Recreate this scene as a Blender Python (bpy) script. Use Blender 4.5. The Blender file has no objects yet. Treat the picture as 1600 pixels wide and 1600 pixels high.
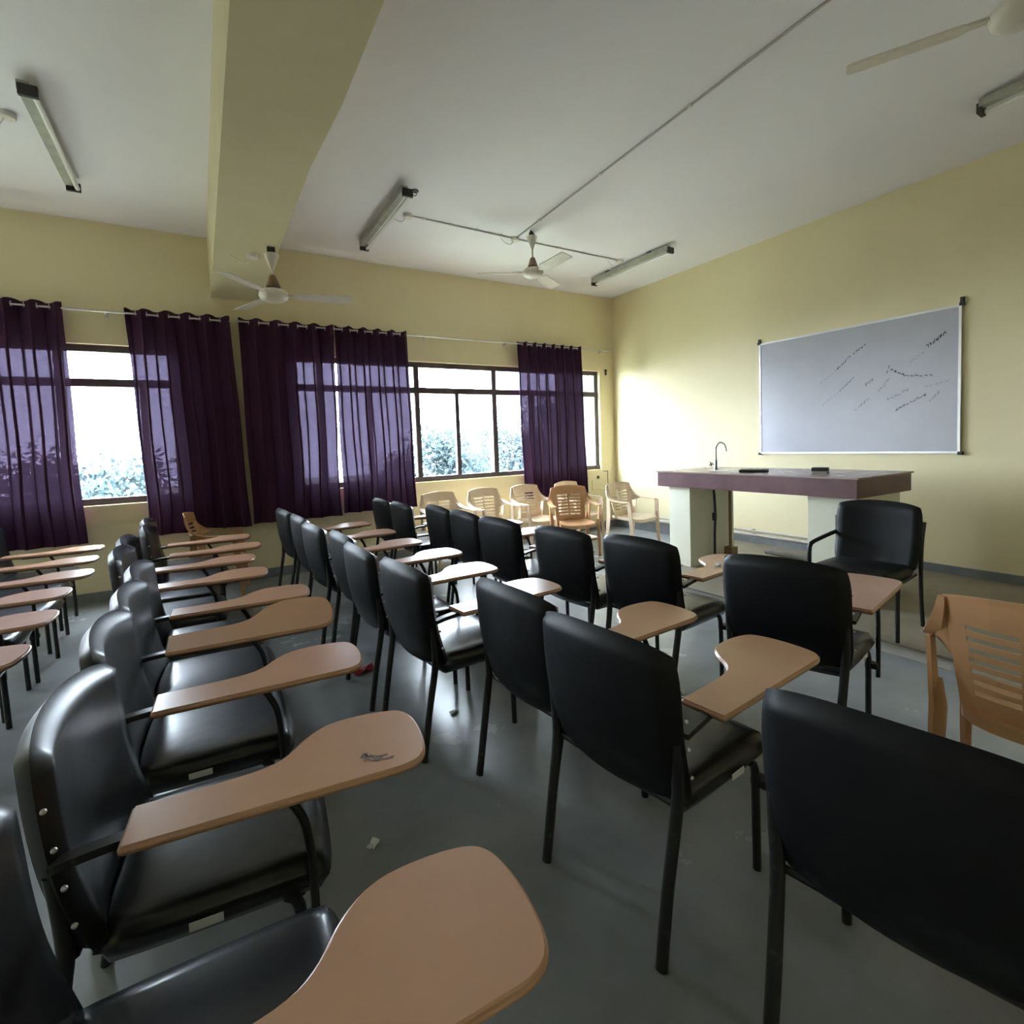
import bpy, bmesh, math, random
from mathutils import Vector, Matrix

random.seed(7)
scene = bpy.context.scene
COL = scene.collection
PI = math.pi

# ------------------------------------------------------------------ camera
cam_data = bpy.data.cameras.new('camera')
cam = bpy.data.objects.new('camera', cam_data)
COL.objects.link(cam)
yaw, pitch, roll = math.radians(30.915), math.radians(3.276), math.radians(-2.036)
fw = Vector((math.sin(yaw) * math.cos(pitch), math.cos(yaw) * math.cos(pitch), -math.sin(pitch)))
rt = Vector((math.cos(yaw), -math.sin(yaw), 0))
up = rt.cross(fw)
r2 = math.cos(roll) * rt + math.sin(roll) * up
u2 = -math.sin(roll) * rt + math.cos(roll) * up
cam.matrix_world = Matrix(((r2.x, u2.x, -fw.x, 0), (r2.y, u2.y, -fw.y, 0), (r2.z, u2.z, -fw.z, 1.40), (0, 0, 0, 1)))
cam_data.sensor_width = 36
cam_data.lens = 809.06 / 1600 * 36
cam_data.shift_y = -60.27 / 1600
cam_data.clip_start = 0.02
scene.camera = cam

# ------------------------------------------------------------------ sky, sun, exposure
world = bpy.data.worlds.new('sky')
scene.world = world
world.use_nodes = True
bg = world.node_tree.nodes['Background']
bg.inputs[0].default_value = (0.82, 0.90, 1.0, 1)
bg.inputs[1].default_value = 9.0
sun_d = bpy.data.lights.new('sun', 'SUN')
sun_d.energy = .14
sun_d.angle = math.radians(5)
sun_d.color = (1.0, 0.80, 0.52)
sun = bpy.data.objects.new('sun', sun_d)
COL.objects.link(sun)
sun.rotation_euler = Vector((1.0, -0.26, -0.20)).to_track_quat('-Z', 'Y').to_euler()
scene.view_settings.view_transform = 'Standard'
scene.view_settings.look = 'None'
scene.view_settings.exposure = 2.8
scene.view_settings.gamma = 1.0
scene.view_settings.use_curve_mapping = False
scene.cycles.diffuse_bounces = 5
scene.cycles.max_bounces = 12
scene.cycles.caustics_reflective = False
scene.cycles.caustics_refractive = False

# ------------------------------------------------------------------ room dimensions
XW, YW, H = 5.78, 6.37, 3.663          # board wall, window wall, ceiling
XL, YB = -4.6, -2.6                    # left wall, back wall
WT = 0.24                              # wall thickness

# ------------------------------------------------------------------ materials
def new_mat(name):
    m = bpy.data.materials.new(name)
    m.use_nodes = True
    return m, m.node_tree, m.node_tree.nodes, m.node_tree.nodes['Principled BSDF']

def noise_mix(nt, c1, c2, scale=8, detail=4, lo=.35, hi=.65, coord='Object', rough=.6, dist=0.0):
    n = nt.nodes
    tc = n.new('ShaderNodeTexCoord')
    t = n.new('ShaderNodeTexNoise')
    t.inputs['Scale'].default_value = scale
    t.inputs['Detail'].default_value = detail
    t.inputs['Roughness'].default_value = rough
    t.inputs['Distortion'].default_value = dist
    nt.links.new(tc.outputs[coord], t.inputs['Vector'])
    r = n.new('ShaderNodeValToRGB')
    r.color_ramp.elements[0].position = lo
    r.color_ramp.elements[1].position = hi
    r.color_ramp.elements[0].color = (*c1, 1)
    r.color_ramp.elements[1].color = (*c2, 1)
    nt.links.new(t.outputs['Fac'], r.inputs['Fac'])
    return r.outputs['Color'], t.outputs['Fac']

def mat(name, c, rough=.5, metal=0.0, c2=None, scale=8, lo=.35, hi=.65, bump=0.0, bscale=40, spec=.5, detail=4, coord='Object', rvar=0.0):
    m, nt, n, b = new_mat(name)
    b.inputs['Base Color'].default_value = (*c, 1)
    b.inputs['Roughness'].default_value = rough
    b.inputs['Metallic'].default_value = metal
    b.inputs['Specular IOR Level'].default_value = spec
    if c2 is not None:
        col, fac = noise_mix(nt, c, c2, scale, detail, lo, hi, coord)
        nt.links.new(col, b.inputs['Base Color'])
        if rvar:
            mr = n.new('ShaderNodeMapRange')
            mr.inputs['To Min'].default_value = rough - rvar
            mr.inputs['To Max'].default_value = rough + rvar
            nt.links.new(fac, mr.inputs['Value'])
            nt.links.new(mr.outputs['Result'], b.inputs['Roughness'])
    if bump:
        tc = n.new('ShaderNodeTexCoord')
        t = n.new('ShaderNodeTexNoise')
        t.inputs['Scale'].default_value = bscale
        t.inputs['Detail'].default_value = 3
        nt.links.new(tc.outputs[coord], t.inputs['Vector'])
        bp = n.new('ShaderNodeBump')
        bp.inputs['Strength'].default_value = bump
        bp.inputs['Distance'].default_value = .01
        nt.links.new(t.outputs['Fac'], bp.inputs['Height'])
        nt.links.new(bp.outputs['Normal'], b.inputs['Normal'])
    return m

M = {}
M['wall'] = mat('yellow_wall_paint', (.77, .68, .43), .55, c2=(.80, .71, .46), scale=1.6, bump=.12, bscale=30)
M['ceiling'] = mat('white_ceiling_paint', (.84, .825, .89), .8, c2=(.87, .855, .915), scale=.9, bump=.08, bscale=25)
M['floor'] = mat('grey_stone_floor', (.185, .197, .208), .26, c2=(.36, .375, .385), scale=1.4, lo=.22, hi=.80, detail=7, bump=.05, bscale=14, rvar=.05)
M['dais'] = mat('brown_stone_dais', (.20, .17, .125), .5, c2=(.27, .235, .18), scale=2.2, detail=7, bump=.05)
M['skirt'] = mat('grey_skirting_stone', (.15, .165, .18), .45, c2=(.21, .22, .23), scale=5)
M['frame'] = mat('brown_window_paint', (.050, .036, .042), .45, c2=(.085, .062, .068), scale=6)
M['rod'] = mat('rod_metal', (.62, .60, .60), .3, .8)
M['black_metal'] = mat('black_powder_metal', (.010, .010, .011), .42, c2=(.05, .048, .045), scale=30, lo=.62, hi=.72)
M['tablet'] = mat('brown_tablet_laminate', (.51, .290, .185), .26, c2=(.56, .320, .205), scale=3.0, detail=8, bump=.02, bscale=120)
M['tablet_edge'] = mat('tablet_edge_band', (.40, .21, .11), .3)
M['plastic'] = mat('tan_plastic', (.50, .27, .13), .38, c2=(.54, .30, .15), scale=5)
M['plastic_cream'] = mat('cream_plastic', (.70, .55, .40), .36, c2=(.74, .59, .44), scale=5)
M['fan'] = mat('cream_fan_enamel', (.70, .66, .60), .35, c2=(.58, .53, .47), scale=12, lo=.45, hi=.8)
M['fan_brown'] = mat('fan_brown_trim', (.22, .14, .09), .35)
M['batten'] = mat('tube_light_batten', (.42, .42, .36), .45, c2=(.32, .32, .27), scale=10)
M['tube'] = mat('tube_glass', (.90, .91, .90), .18)
M['dark'] = mat('dark_plastic', (.02, .02, .02), .5)
M['conduit'] = mat('conduit_plastic', (.52, .50, .49), .5)
M['white_plastic'] = mat('white_plastic', (.75, .72, .68), .4)
M['aluminium'] = mat('aluminium_trim', (.70, .70, .72), .35, .7)
M['board'] = mat('whiteboard_enamel', (.44, .44, .50), .28, c2=(.48, .48, .54), scale=2.2, spec=.5)
M['ink'] = mat('marker_ink', (.03, .03, .05), .6)
M['ink_faint'] = mat('faded_marker_ink', (.20, .20, .25), .6)
M['desk'] = mat('maroon_desk_laminate', (.105, .038, .046), .35, c2=(.16, .066, .074), scale=4, lo=.4, hi=.75, detail=8)
M['desk_top'] = mat('desk_top_laminate', (.30, .21, .20), .25, c2=(.36, .27, .26), scale=3)
M['pillar'] = mat('pale_pillar_paint', (.74, .73, .58), .6, c2=(.78, .77, .63), scale=3, bump=.1)
M['steel'] = mat('chrome_steel', (.35, .35, .36), .18, 1.0)
M['sink'] = mat('sink_ceramic', (.80, .80, .80), .2)
M['black'] = mat('black_matte', (.015, .015, .017), .45)
M['paper'] = mat('paper', (.80, .80, .80), .8)
M['wood'] = mat('old_wood', (.20, .13, .07), .7, c2=(.28, .19, .11), scale=14)
M['grey_cloth'] = mat('grey_cloth', (.28, .27, .25), .9, c2=(.36, .35, .33), scale=20)
M['red'] = mat('red_cloth', (.35, .02, .03), .8)
M['bark'] = mat('tree_bark', (.12, .09, .07), .9, c2=(.2, .16, .12), scale=9)
M['leaf'] = mat('tree_leaf', (.034, .052, .060), .9, c2=(.052, .070, .074), scale=2, spec=.0)
M['ground'] = mat('outside_ground', (.22, .24, .18), .9, c2=(.30, .30, .22), scale=.3)

def leather(name, dust, rough, spec, coat, crough):
    m, nt, n, b = new_mat(name)
    col, fac = noise_mix(nt, (.0055, .0058, .0070), (.0095, .010, .0115), 5, 5, .3, .7)
    tc = n.new('ShaderNodeTexCoord')
    t = n.new('ShaderNodeTexNoise')
    t.inputs['Scale'].default_value = 4.5
    t.inputs['Detail'].default_value = 6
    t.inputs['Distortion'].default_value = .6
    nt.links.new(tc.outputs['Object'], t.inputs['Vector'])
    r = n.new('ShaderNodeValToRGB')
    r.color_ramp.elements[0].position = .60
    r.color_ramp.elements[1].position = .82
    r.color_ramp.elements[1].color = (dust, dust, dust, 1)
    nt.links.new(t.outputs['Fac'], r.inputs['Fac'])
    mx = n.new('ShaderNodeMix')
    mx.data_type = 'RGBA'
    sx = n.new('ShaderNodeSeparateXYZ')
    nt.links.new(tc.outputs['Object'], sx.inputs[0])
    mr = n.new('ShaderNodeMapRange')
    mr.inputs['From Min'].default_value = .36
    mr.inputs['From Max'].default_value = .62
    mr.inputs['To Min'].default_value = .17
    mr.inputs['To Max'].default_value = -.06
    nt.links.new(sx.outputs['Z'], mr.inputs['Value'])
    sm = n.new('ShaderNodeMath')
    nt.links.new(t.outputs['Fac'], sm.inputs[0])
    nt.links.new(mr.outputs['Result'], sm.inputs[1])
    nt.links.new(sm.outputs[0], r.inputs['Fac'])
    nt.links.new(r.outputs['Color'], mx.inputs['Factor'])
    nt.links.new(col, mx.inputs['A'])
    mx.inputs['B'].default_value = (.055, .062, .07, 1)
    nt.links.new(mx.outputs['Result'], b.inputs['Base Color'])
    b.inputs['Roughness'].default_value = rough
    b.inputs['Specular IOR Level'].default_value = spec
    b.inputs['Coat Weight'].default_value = coat         # clear factory film still on the covers
    b.inputs['Coat Roughness'].default_value = crough
    t2 = n.new('ShaderNodeTexNoise')
    t2.inputs['Scale'].default_value = 9
    t2.inputs['Detail'].default_value = 2
    nt.links.new(tc.outputs['Object'], t2.inputs['Vector'])
    bp = n.new('ShaderNodeBump')
    bp.inputs['Strength'].default_value = .14
    bp.inputs['Distance'].default_value = .02
    nt.links.new(t2.outputs['Fac'], bp.inputs['Height'])
    nt.links.new(bp.outputs['Normal'], b.inputs['Normal'])
    return m
M['leather'] = leather('black_leatherette', .5, .42, .22, .45, .28)
M['leather_rear'] = leather('black_rear_leatherette', .6, .46, .22, 0.0, .3)
M['leather_seat'] = leather('black_seat_leatherette', .35, .42, .25, .70, .20)

def curtain_mat():
    m, nt, n, b = new_mat('purple_curtain_fabric')
    out = n['Material Output']
    col, _ = noise_mix(nt, (.034, .010, .028), (.050, .015, .042), 60, 3, .3, .7)
    nt.links.new(col, b.inputs['Base Color'])
    b.inputs['Roughness'].default_value = .75
    b.inputs['Specular IOR Level'].default_value = .15
    tr = n.new('ShaderNodeBsdfTranslucent')
    tr.inputs['Color'].default_value = (.0030, .0018, .0034, 1)
    tp = n.new('ShaderNodeBsdfTransparent')          # open weave: the bright panes show through
    tp.inputs['Color'].default_value = (.0047, .0039, .0060, 1)
    ad = n.new('ShaderNodeAddShader')
    nt.links.new(b.outputs[0], ad.inputs[0])
    nt.links.new(tr.outputs[0], ad.inputs[1])
    a2 = n.new('ShaderNodeAddShader')
    nt.links.new(ad.outputs[0], a2.inputs[0])
    nt.links.new(tp.outputs[0], a2.inputs[1])
    nt.links.new(a2.outputs[0], out.inputs['Surface'])
    return m
M['curtain'] = curtain_mat()

def glass_mat():
    m, nt, n, b = new_mat('window_glass')
    out = n['Material Output']
    t = n.new('ShaderNodeBsdfTransparent')
    t.inputs['Color'].default_value = (.93, .96, .97, 1)
    g = n.new('ShaderNodeBsdfGlossy')
    g.inputs['Roughness'].default_value = .03
    mx = n.new('ShaderNodeMixShader')
    mx.inputs[0].default_value = .05
    nt.links.new(t.outputs[0], mx.inputs[1])
    nt.links.new(g.outputs[0], mx.inputs[2])
    nt.links.new(mx.outputs[0], out.inputs['Surface'])
    return m
M['glass'] = glass_mat()

# ------------------------------------------------------------------ mesh helpers
class MB:
    def __init__(self):
        self.v, self.f = [], []
    def add(self, vs, fs):
        o = len(self.v)
        self.v += [tuple(p) for p in vs]
        self.f += [tuple(i + o for i in f) for f in fs]
        return self
    def box(self, x0, x1, y0, y1, z0, z1):
        vs = [(x, y, z) for x in (x0, x1) for y in (y0, y1) for z in (z0, z1)]
        return self.add(vs, [(0, 1, 3, 2), (4, 6, 7, 5), (0, 4, 5, 1), (2, 3, 7, 6), (0, 2, 6, 4), (1, 5, 7, 3)])
    def prism(self, pts, z0, z1, bev=0.0):
        n = len(pts)
        if bev:
            cx = sum(p[0] for p in pts) / n
            cy = sum(p[1] for p in pts) / n
            ins = []
            for i in range(n):
                a, b, c = Vector(pts[i - 1]), Vector(pts[i]), Vector(pts[(i + 1) % n])
                t = (c - a).normalized()
                nn = Vector((-t.y, t.x))
                ins.append((b.x + nn.x * bev, b.y + nn.y * bev))
            rings = [[(p[0], p[1], z0) for p in ins], [(p[0], p[1], z0 + bev) for p in pts], [(p[0], p[1], z1 - bev) for p in pts], [(p[0], p[1], z1) for p in ins]]
        else:
            rings = [[(p[0], p[1], z0) for p in pts], [(p[0], p[1], z1) for p in pts]]
        vs = [p for r in rings for p in r]
        fs = []
        for k in range(len(rings) - 1):
            for i in range(n):
                j = (i + 1) % n
                fs.append((k * n + i, k * n + j, (k + 1) * n + j, (k + 1) * n + i))
        fs.append(tuple(reversed(range(n))))
        fs.append(tuple(range((len(rings) - 1) * n, len(rings) * n)))
        return self.add(vs, fs)
    def tube(self, pts, r, seg=8, flat=None, caps=True):
        """sweep a circle (or an ellipse r x flat) along a polyline; r may be a list"""
        pts = [Vector(p) for p in pts]
        n = len(pts)
        rs = r if isinstance(r, (list, tuple)) else [r] * n
        ref = None
        rings = []
        for i, p in enumerate(pts):
            t = (pts[min(i + 1, n - 1)] - pts[max(i - 1, 0)]).normalized()
            if ref is None:
                a = Vector((0, 0, 1)) if abs(t.z) < .9 else Vector((0, 1, 0))
                ref = (a - t * a.dot(t)).normalized()
            else:
                ref = (ref - t * ref.dot(t)).normalized()
            s = t.cross(ref)
            ring = []
            for k in range(seg):
                a = 2 * PI * k / seg
                ring.append(p + ref * math.cos(a) * rs[i] + s * math.sin(a) * (flat if flat else rs[i]))
            rings.append(ring)
        vs = [q for ring in rings for q in ring]
        fs = []
        for i in range(n - 1):
            for k in range(seg):
                l = (k + 1) % seg
                fs.append((i * seg + k, i * seg + l, (i + 1) * seg + l, (i + 1) * seg + k))
        if caps:
            fs.append(tuple(reversed(range(seg))))
            fs.append(tuple(range((n - 1) * seg, n * seg)))
        return self.add(vs, fs)
    def lathe(self, prof, c=(0, 0, 0), seg=20):
        vs, fs = [], []
        n = len(prof)
        for r, z in prof:
            for k in range(seg):
                a = 2 * PI * k / seg
                vs.append((c[0] + r * math.cos(a), c[1] + r * math.sin(a), c[2] + z))
        for i in range(n - 1):
            for k in range(seg):
                l = (k + 1) % seg
                fs.append((i * seg + k, i * seg + l, (i + 1) * seg + l, (i + 1) * seg + k))
        fs.append(tuple(reversed(range(seg))))
        fs.append(tuple(range((n - 1) * seg, n * seg)))
        return self.add(vs, fs)
    def ribbon(self, pts, wdirs, w, t):
        """sweep a rectangle w x t, with width directions given"""
        pts = [Vector(p) for p in pts]
        n = len(pts)
        ws = w if isinstance(w, (list, tuple)) else [w] * n
        vs, fs = [], []
        for i, p in enumerate(pts):
            tg = (pts[min(i + 1, n - 1)] - pts[max(i - 1, 0)]).normalized()
            d = Vector(wdirs[i])
            d = (d - tg * d.dot(tg)).normalized()
            nn = tg.cross(d)
            for a, b in ((-1, -1), (1, -1), (1, 1), (-1, 1)):
                vs.append(p + d * a * ws[i] / 2 + nn * b * t / 2)
        for i in range(n - 1):
            for k in range(4):
                l = (k + 1) % 4
                fs.append((i * 4 + k, i * 4 + l, (i + 1) * 4 + l, (i + 1) * 4 + k))
        fs.append((3, 2, 1, 0))
        fs.append(tuple(range((n - 1) * 4, n * 4)))
        return self.add(vs, fs)
    def build(self, name, m, parent=None, smooth=False, bevel=0.0, loc=None):
        me = bpy.data.meshes.new(name)
        me.from_pydata(self.v, [], self.f)
        me.validate()
        bm = bmesh.new()
        bm.from_mesh(me)
        bmesh.ops.recalc_face_normals(bm, faces=bm.faces)
        if bevel:
            bmesh.ops.bevel(bm, geom=list(bm.edges), offset=bevel, segments=2, affect='EDGES', profile=.6)
        bm.to_mesh(me)
        bm.free()
        if smooth:
            for p in me.polygons:
                p.use_smooth = True
            if smooth is not True:
                me.set_sharp_from_angle(angle=math.radians(smooth))
        me.materials.append(M[m] if isinstance(m, str) else m)
        o = bpy.data.objects.new(name, me)
        COL.objects.link(o)
        if parent is not None:
            o.parent = parent
        if loc is not None:
            o.location = loc
        return o

def tag(o, label, cat, group=None, kind=None):
    o['label'] = label
    o['category'] = cat
    if group:
        o['group'] = group
    if kind:
        o['kind'] = kind
    return o

def struct(o, label=None):
    o['kind'] = 'structure'
    if label:
        o['label'] = label
    return o

def empty(name, loc=(0, 0, 0), rz=0.0):
    o = bpy.data.objects.new(name, None)
    o.empty_display_size = .1
    COL.objects.link(o)
    o.location = loc
    o.rotation_euler = (0, 0, rz)
    return o

def dup(o, parent=None):
    c = o.copy()
    COL.objects.link(c)
    c.parent = parent
    for ch in list(o.children):
        dup(ch, c)
    return c

def spline(pts, n=6):
    """Catmull-Rom through the points"""
    P = [Vector(p) for p in pts]
    out = []
    for i in range(len(P) - 1):
        a, b, c, d = P[max(i - 1, 0)], P[i], P[i + 1], P[min(i + 2, len(P) - 1)]
        for k in range(n):
            t = k / n
            out.append(.5 * ((2 * b) + (c - a) * t + (2 * a - 5 * b + 4 * c - d) * t * t + (3 * b - a - 3 * c + d) * t ** 3))
    out.append(P[-1])
    return out

# ================================================================== ROOM SHELL
struct(MB().box(XL - WT, XW + WT, YB - WT, YW + WT, -.15, 0).build('floor', 'floor'), 'dark grey stone floor under the chairs')
struct(MB().box(XL - WT, XW + WT, YB - WT, YW + WT, H, H + .15).build('ceiling', 'ceiling'), 'white painted ceiling with conduits')

# window wall with openings
WIN = [(-4.40, -3.30), (-2.95, -.155), (.94, 5.49)]       # x ranges of the three openings
ZB, ZT = .945, 2.50
mb = MB()
mb.box(XL - WT, XW + WT, YW, YW + WT, 0, ZB)
mb.box(XL - WT, XW + WT, YW, YW + WT, ZT, H)
xs = [XL - WT] + [v for w in WIN for v in w] + [XW + WT]
for i in range(0, len(xs), 2):
    mb.box(xs[i], xs[i + 1], YW, YW + WT, ZB, ZT)
wall_window = struct(mb.build('wall_window', 'wall'), 'yellow wall with the curtained windows')
mb = MB()
for a, b in WIN:
    mb.box(a - .02, b + .02, YW - .016, YW, .775, ZB - .004)
o = mb.build('sill_band', 'wall', wall_window)
struct(MB().box(XW, XW + WT, YB - WT, YW, 0, H).build('wall_board', 'wall'), 'yellow wall carrying the whiteboard')
struct(MB().box(XL - WT, XL, YB - WT, YW, 0, H).build('wall_left', 'wall'))
struct(MB().box(XL, XW, YB - WT, YB, 0, H).build('wall_back', 'wall'))
# beam, slightly wider towards the camera
bx0, bz = .19, 3.05
mb = MB()
prof = [(bx0, YB), (bx0, YW), (.648, YW), (.650, 3.25), (.682, 2.60), (.682, YB)]
mb.prism([(x, y) for x, y in reversed(prof)], bz, H)
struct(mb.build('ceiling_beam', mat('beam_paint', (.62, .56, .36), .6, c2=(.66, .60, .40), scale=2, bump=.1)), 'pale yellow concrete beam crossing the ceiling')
# skirtings
struct(MB().box(XL, XW - .02, YW - .02, YW, 0, .10).build('baseboard_window', 'skirt'))
DZ = .08
struct(MB().box(XW - .022, XW, YB, YW, 0, .155).build('baseboard_board', 'skirt'))
# dais along the board wall
dais = struct(MB().box(3.64, XW - .001, YB, 4.15, 0, DZ - .012).build('dais', 'white_plastic'), 'low raised platform below the whiteboard')
MB().box(3.62, XW - .001, YB, 4.17, DZ - .012, DZ).build('dais_top', 'dais', dais)

# ------------------------------------------------------------------ windows
def window(n, x0, x1, mull, label):
    w = struct(empty('window_%d' % n, (0, 0, 0)), label)
    yf0, yf1 = YW + .06, YW + .115
    mb = MB()
    f = .064
    mb.box(x0, x1, yf0, yf1, ZT - f, ZT)
    mb.box(x0, x1, yf0 - .02, yf1, ZB, ZB + f)
    mb.box(x0, x0 + f, yf0, yf1, ZB + f, ZT - f)
    mb.box(x1 - f, x1, yf0, yf1, ZB + f, ZT - f)
    mb.build('window_frame', 'frame', w)
    zt0, zt1 = 2.10, 2.175
    MB().box(x0 + f, x1 - f, yf0 - .004, yf1, zt0, zt1).build('transom', 'frame', w)
    edges = [x0 + f] + list(mull) + [x1 - f]
    for m_ in mull:
        heavy = .036 if mull.index(m_) % 2 == 0 else .028
        MB().box(m_ - heavy, m_ + heavy, yf0 - .008, yf1, ZB + f, ZT - f if mull.index(m_) % 2 == 0 else zt0).build('mullion', 'frame', w)
    for i in range(len(edges) - 1):
        a, b = edges[i], edges[i + 1]
        p = MB().box(a, b, yf0 + .025, yf0 + .029, ZB + f, zt0).build('pane', 'glass', w)
    tops = [x0 + f] + [m_ for i, m_ in enumerate(mull) if i % 2 == 0] + [x1 - f]
    for i in range(len(tops) - 1):
        MB().box(tops[i], tops[i + 1], yf0 + .025, yf0 + .029, zt1, ZT - f).build('pane', 'glass', w)
        xm = (tops[i] + tops[i + 1]) / 2 + .1
        MB().tube([(xm, yf0 - .01, zt1), (xm, yf0 - .012, zt1 + .05), (xm - .004, yf0 - .014, zt1 + .09)], .006, 6).build('latch_stay', 'frame', w)
    return w
window(1, -4.40, -3.30, [-3.85], 'brown framed window at the far left of the wall')
window(2, -2.95, -.155, [-2.40, -1.75, -1.10, -.46], 'brown framed window between two purple curtains')
window(3, .94, 5.49, [1.26, 1.83, 2.45, 3.02, 3.60, 4.25, 4.85], 'long brown framed window in the middle of the wall')
# two casement sashes standing slightly open in the long window
w3 = bpy.data.objects['window_3']
for xh, sgn in ((2.47, -1), (3.58, -1)):
    a = math.radians(80)
    s = MB()
    s.box(0, .012, -.0, .03, 0, 1.06)
    o = s.build('sash_edge', 'white_plastic', w3)
    o.location = (xh + sgn * .055, YW + .05, ZB + .06)

# sky portals in the openings (sampling guides for the sky light)
for a, b in WIN:
    pd = bpy.data.lights.new('portal', 'AREA')
    pd.shape = 'RECTANGLE'
    pd.size = b - a
    pd.size_y = ZT - ZB
    pd.cycles.is_portal = True
    po = bpy.data.objects.new('portal', pd)
    COL.objects.link(po)
    po.location = ((a + b) / 2, YW + WT + .02, (ZT + ZB) / 2)
    po.rotation_euler = (-PI / 2, 0, 0)

# ------------------------------------------------------------------ outside: ground and trees
g = struct(MB().box(-60, 70, YW + WT + .3, 120, -4.6, -4.5).build('outside_ground', 'ground'))
def tree(x, y, ztop, rx, rz, seed, label):
    rnd = random.Random(seed)
    t = empty('tree', (x, y, -4.5))
    tag(t, label, 'tree', 'trees outside the windows')
    zc = ztop + 4.5 - rz
    mb = MB()
    trunk = [(0, 0, 0), (.1, .05, zc * .4), (-.05, .1, zc * .75), (.1, 0, zc)]
    mb.tube(spline(trunk, 4), .16, 8)
    for k in range(7):
        a = rnd.uniform(0, 2 * PI)
        mb.tube([(0, 0, zc * .75), (math.cos(a) * rx * .45, math.sin(a) * rx * .45, zc), (math.cos(a) * rx * .75, math.sin(a) * rx * .75, zc + rz * rnd.uniform(-.2, .6))], [.08, .05, .02], 6)
    mb.build('trunk', 'bark', t, smooth=True)
    vs, fs = [], []
    clumps = []
    for k in range(26):
        a, b, r = rnd.uniform(0, 2 * PI), rnd.uniform(-1, 1), rnd.uniform(.35, 1) ** .5
        clumps.append((math.cos(a) * math.sqrt(1 - b * b) * rx * r, math.sin(a) * math.sqrt(1 - b * b) * rx * r, zc + b * rz * r))
    for k in range(14000):
        c = rnd.choice(clumps)
        s = rx * .26
        p = Vector((c[0] + rnd.gauss(0, s), c[1] + rnd.gauss(0, s), c[2] + rnd.gauss(0, s * .8)))
        q = Vector((rnd.gauss(0, 1), rnd.gauss(0, 1), rnd.gauss(0, 1))).normalized()
        w = q.orthogonal().normalized()
        l = rnd.uniform(.05, .12)
        i = len(vs)
        vs += [p - q * l, p + w * l * .45, p + q * l, p - w * l * .45]
        fs.append((i, i + 1, i + 2, i + 3))
    o = MB().add(vs, fs).build('foliage', 'leaf', t)
    o['kind'] = 'stuff'
    return t
tree(-2.2, 14.6, 2.0, 1.5, 2.6, 1, 'broad dark tree outside the left window')
tree(1.2, 19.6, 1.7, 1.4, 2.2, 2, 'lower hazy tree outside the left window, right of the broad one')
tree(6.2, 15.2, 1.75, 1.5, 1.9, 3, 'pale tree outside the middle of the long window')
tree(10.4, 17.6, 2.3, 1.8, 2.3, 4, 'pale tree outside the open panes of the long window')
tree(14.9, 20.5, 3.4, 2.3, 2.8, 5, 'taller pale tree behind the right panes of the long window')

t = empty('neighbouring_building', (7.6, 10.0, -4.5))
tag(t, 'pale plastered building seen through the corner window pane', 'building')
MB().box(-1.3, 2.6, -1.9, -1.2, 0, 6.25).build('lower_wall', mat('pale_plaster', (.10, .092, .088), .8, c2=(.12, .11, .105), scale=1), t)
MB().box(-1.2, 2.5, -1.8, -1.2, 6.25, 10.0).build('upper_wall', mat('grey_plaster', (.036, .037, .037), .8, c2=(.042, .043, .043), scale=1), t)
MB().box(-1.42, 2.7, -2.02, -1.1, 6.15, 6.27).build('ledge', mat('ledge_plaster', (.11, .105, .10), .8), t)
# ------------------------------------------------------------------ curtains and rods
YR = YW - .12
def rod(x0, x1, z, label, brackets):
    t = empty('curtain_rod', (x0, YR, z))
    tag(t, label, 'curtain rod')
    MB().tube([(0, 0, 0), (x1 - x0, 0, 0)], .0095, 10).build('pole', 'rod', t, smooth=60)
    for e in (0, x1 - x0):
        MB().lathe([(.002, -.016), (.014, -.010), (.017, 0), (.014, .010), (.002, .016)], (e, 0, 0), 10).build('finial', 'rod', t, smooth=True)
    for b in brackets:
        MB().box(b - x0 - .008, b - x0 + .008, .0095, .12, -.008, .008).box(b - x0 - .012, b - x0 + .012, .112, .119, -.03, .02).build('bracket', 'rod', t)
    return t
rod(-3.0, .36, 2.79, 'silver curtain rod over the left window', [-2.6, -.70])
rod(.42, 5.66, 2.80, 'thin curtain rod over the long window ending at the corner', [2.55, 3.75, 5.50])

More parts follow.
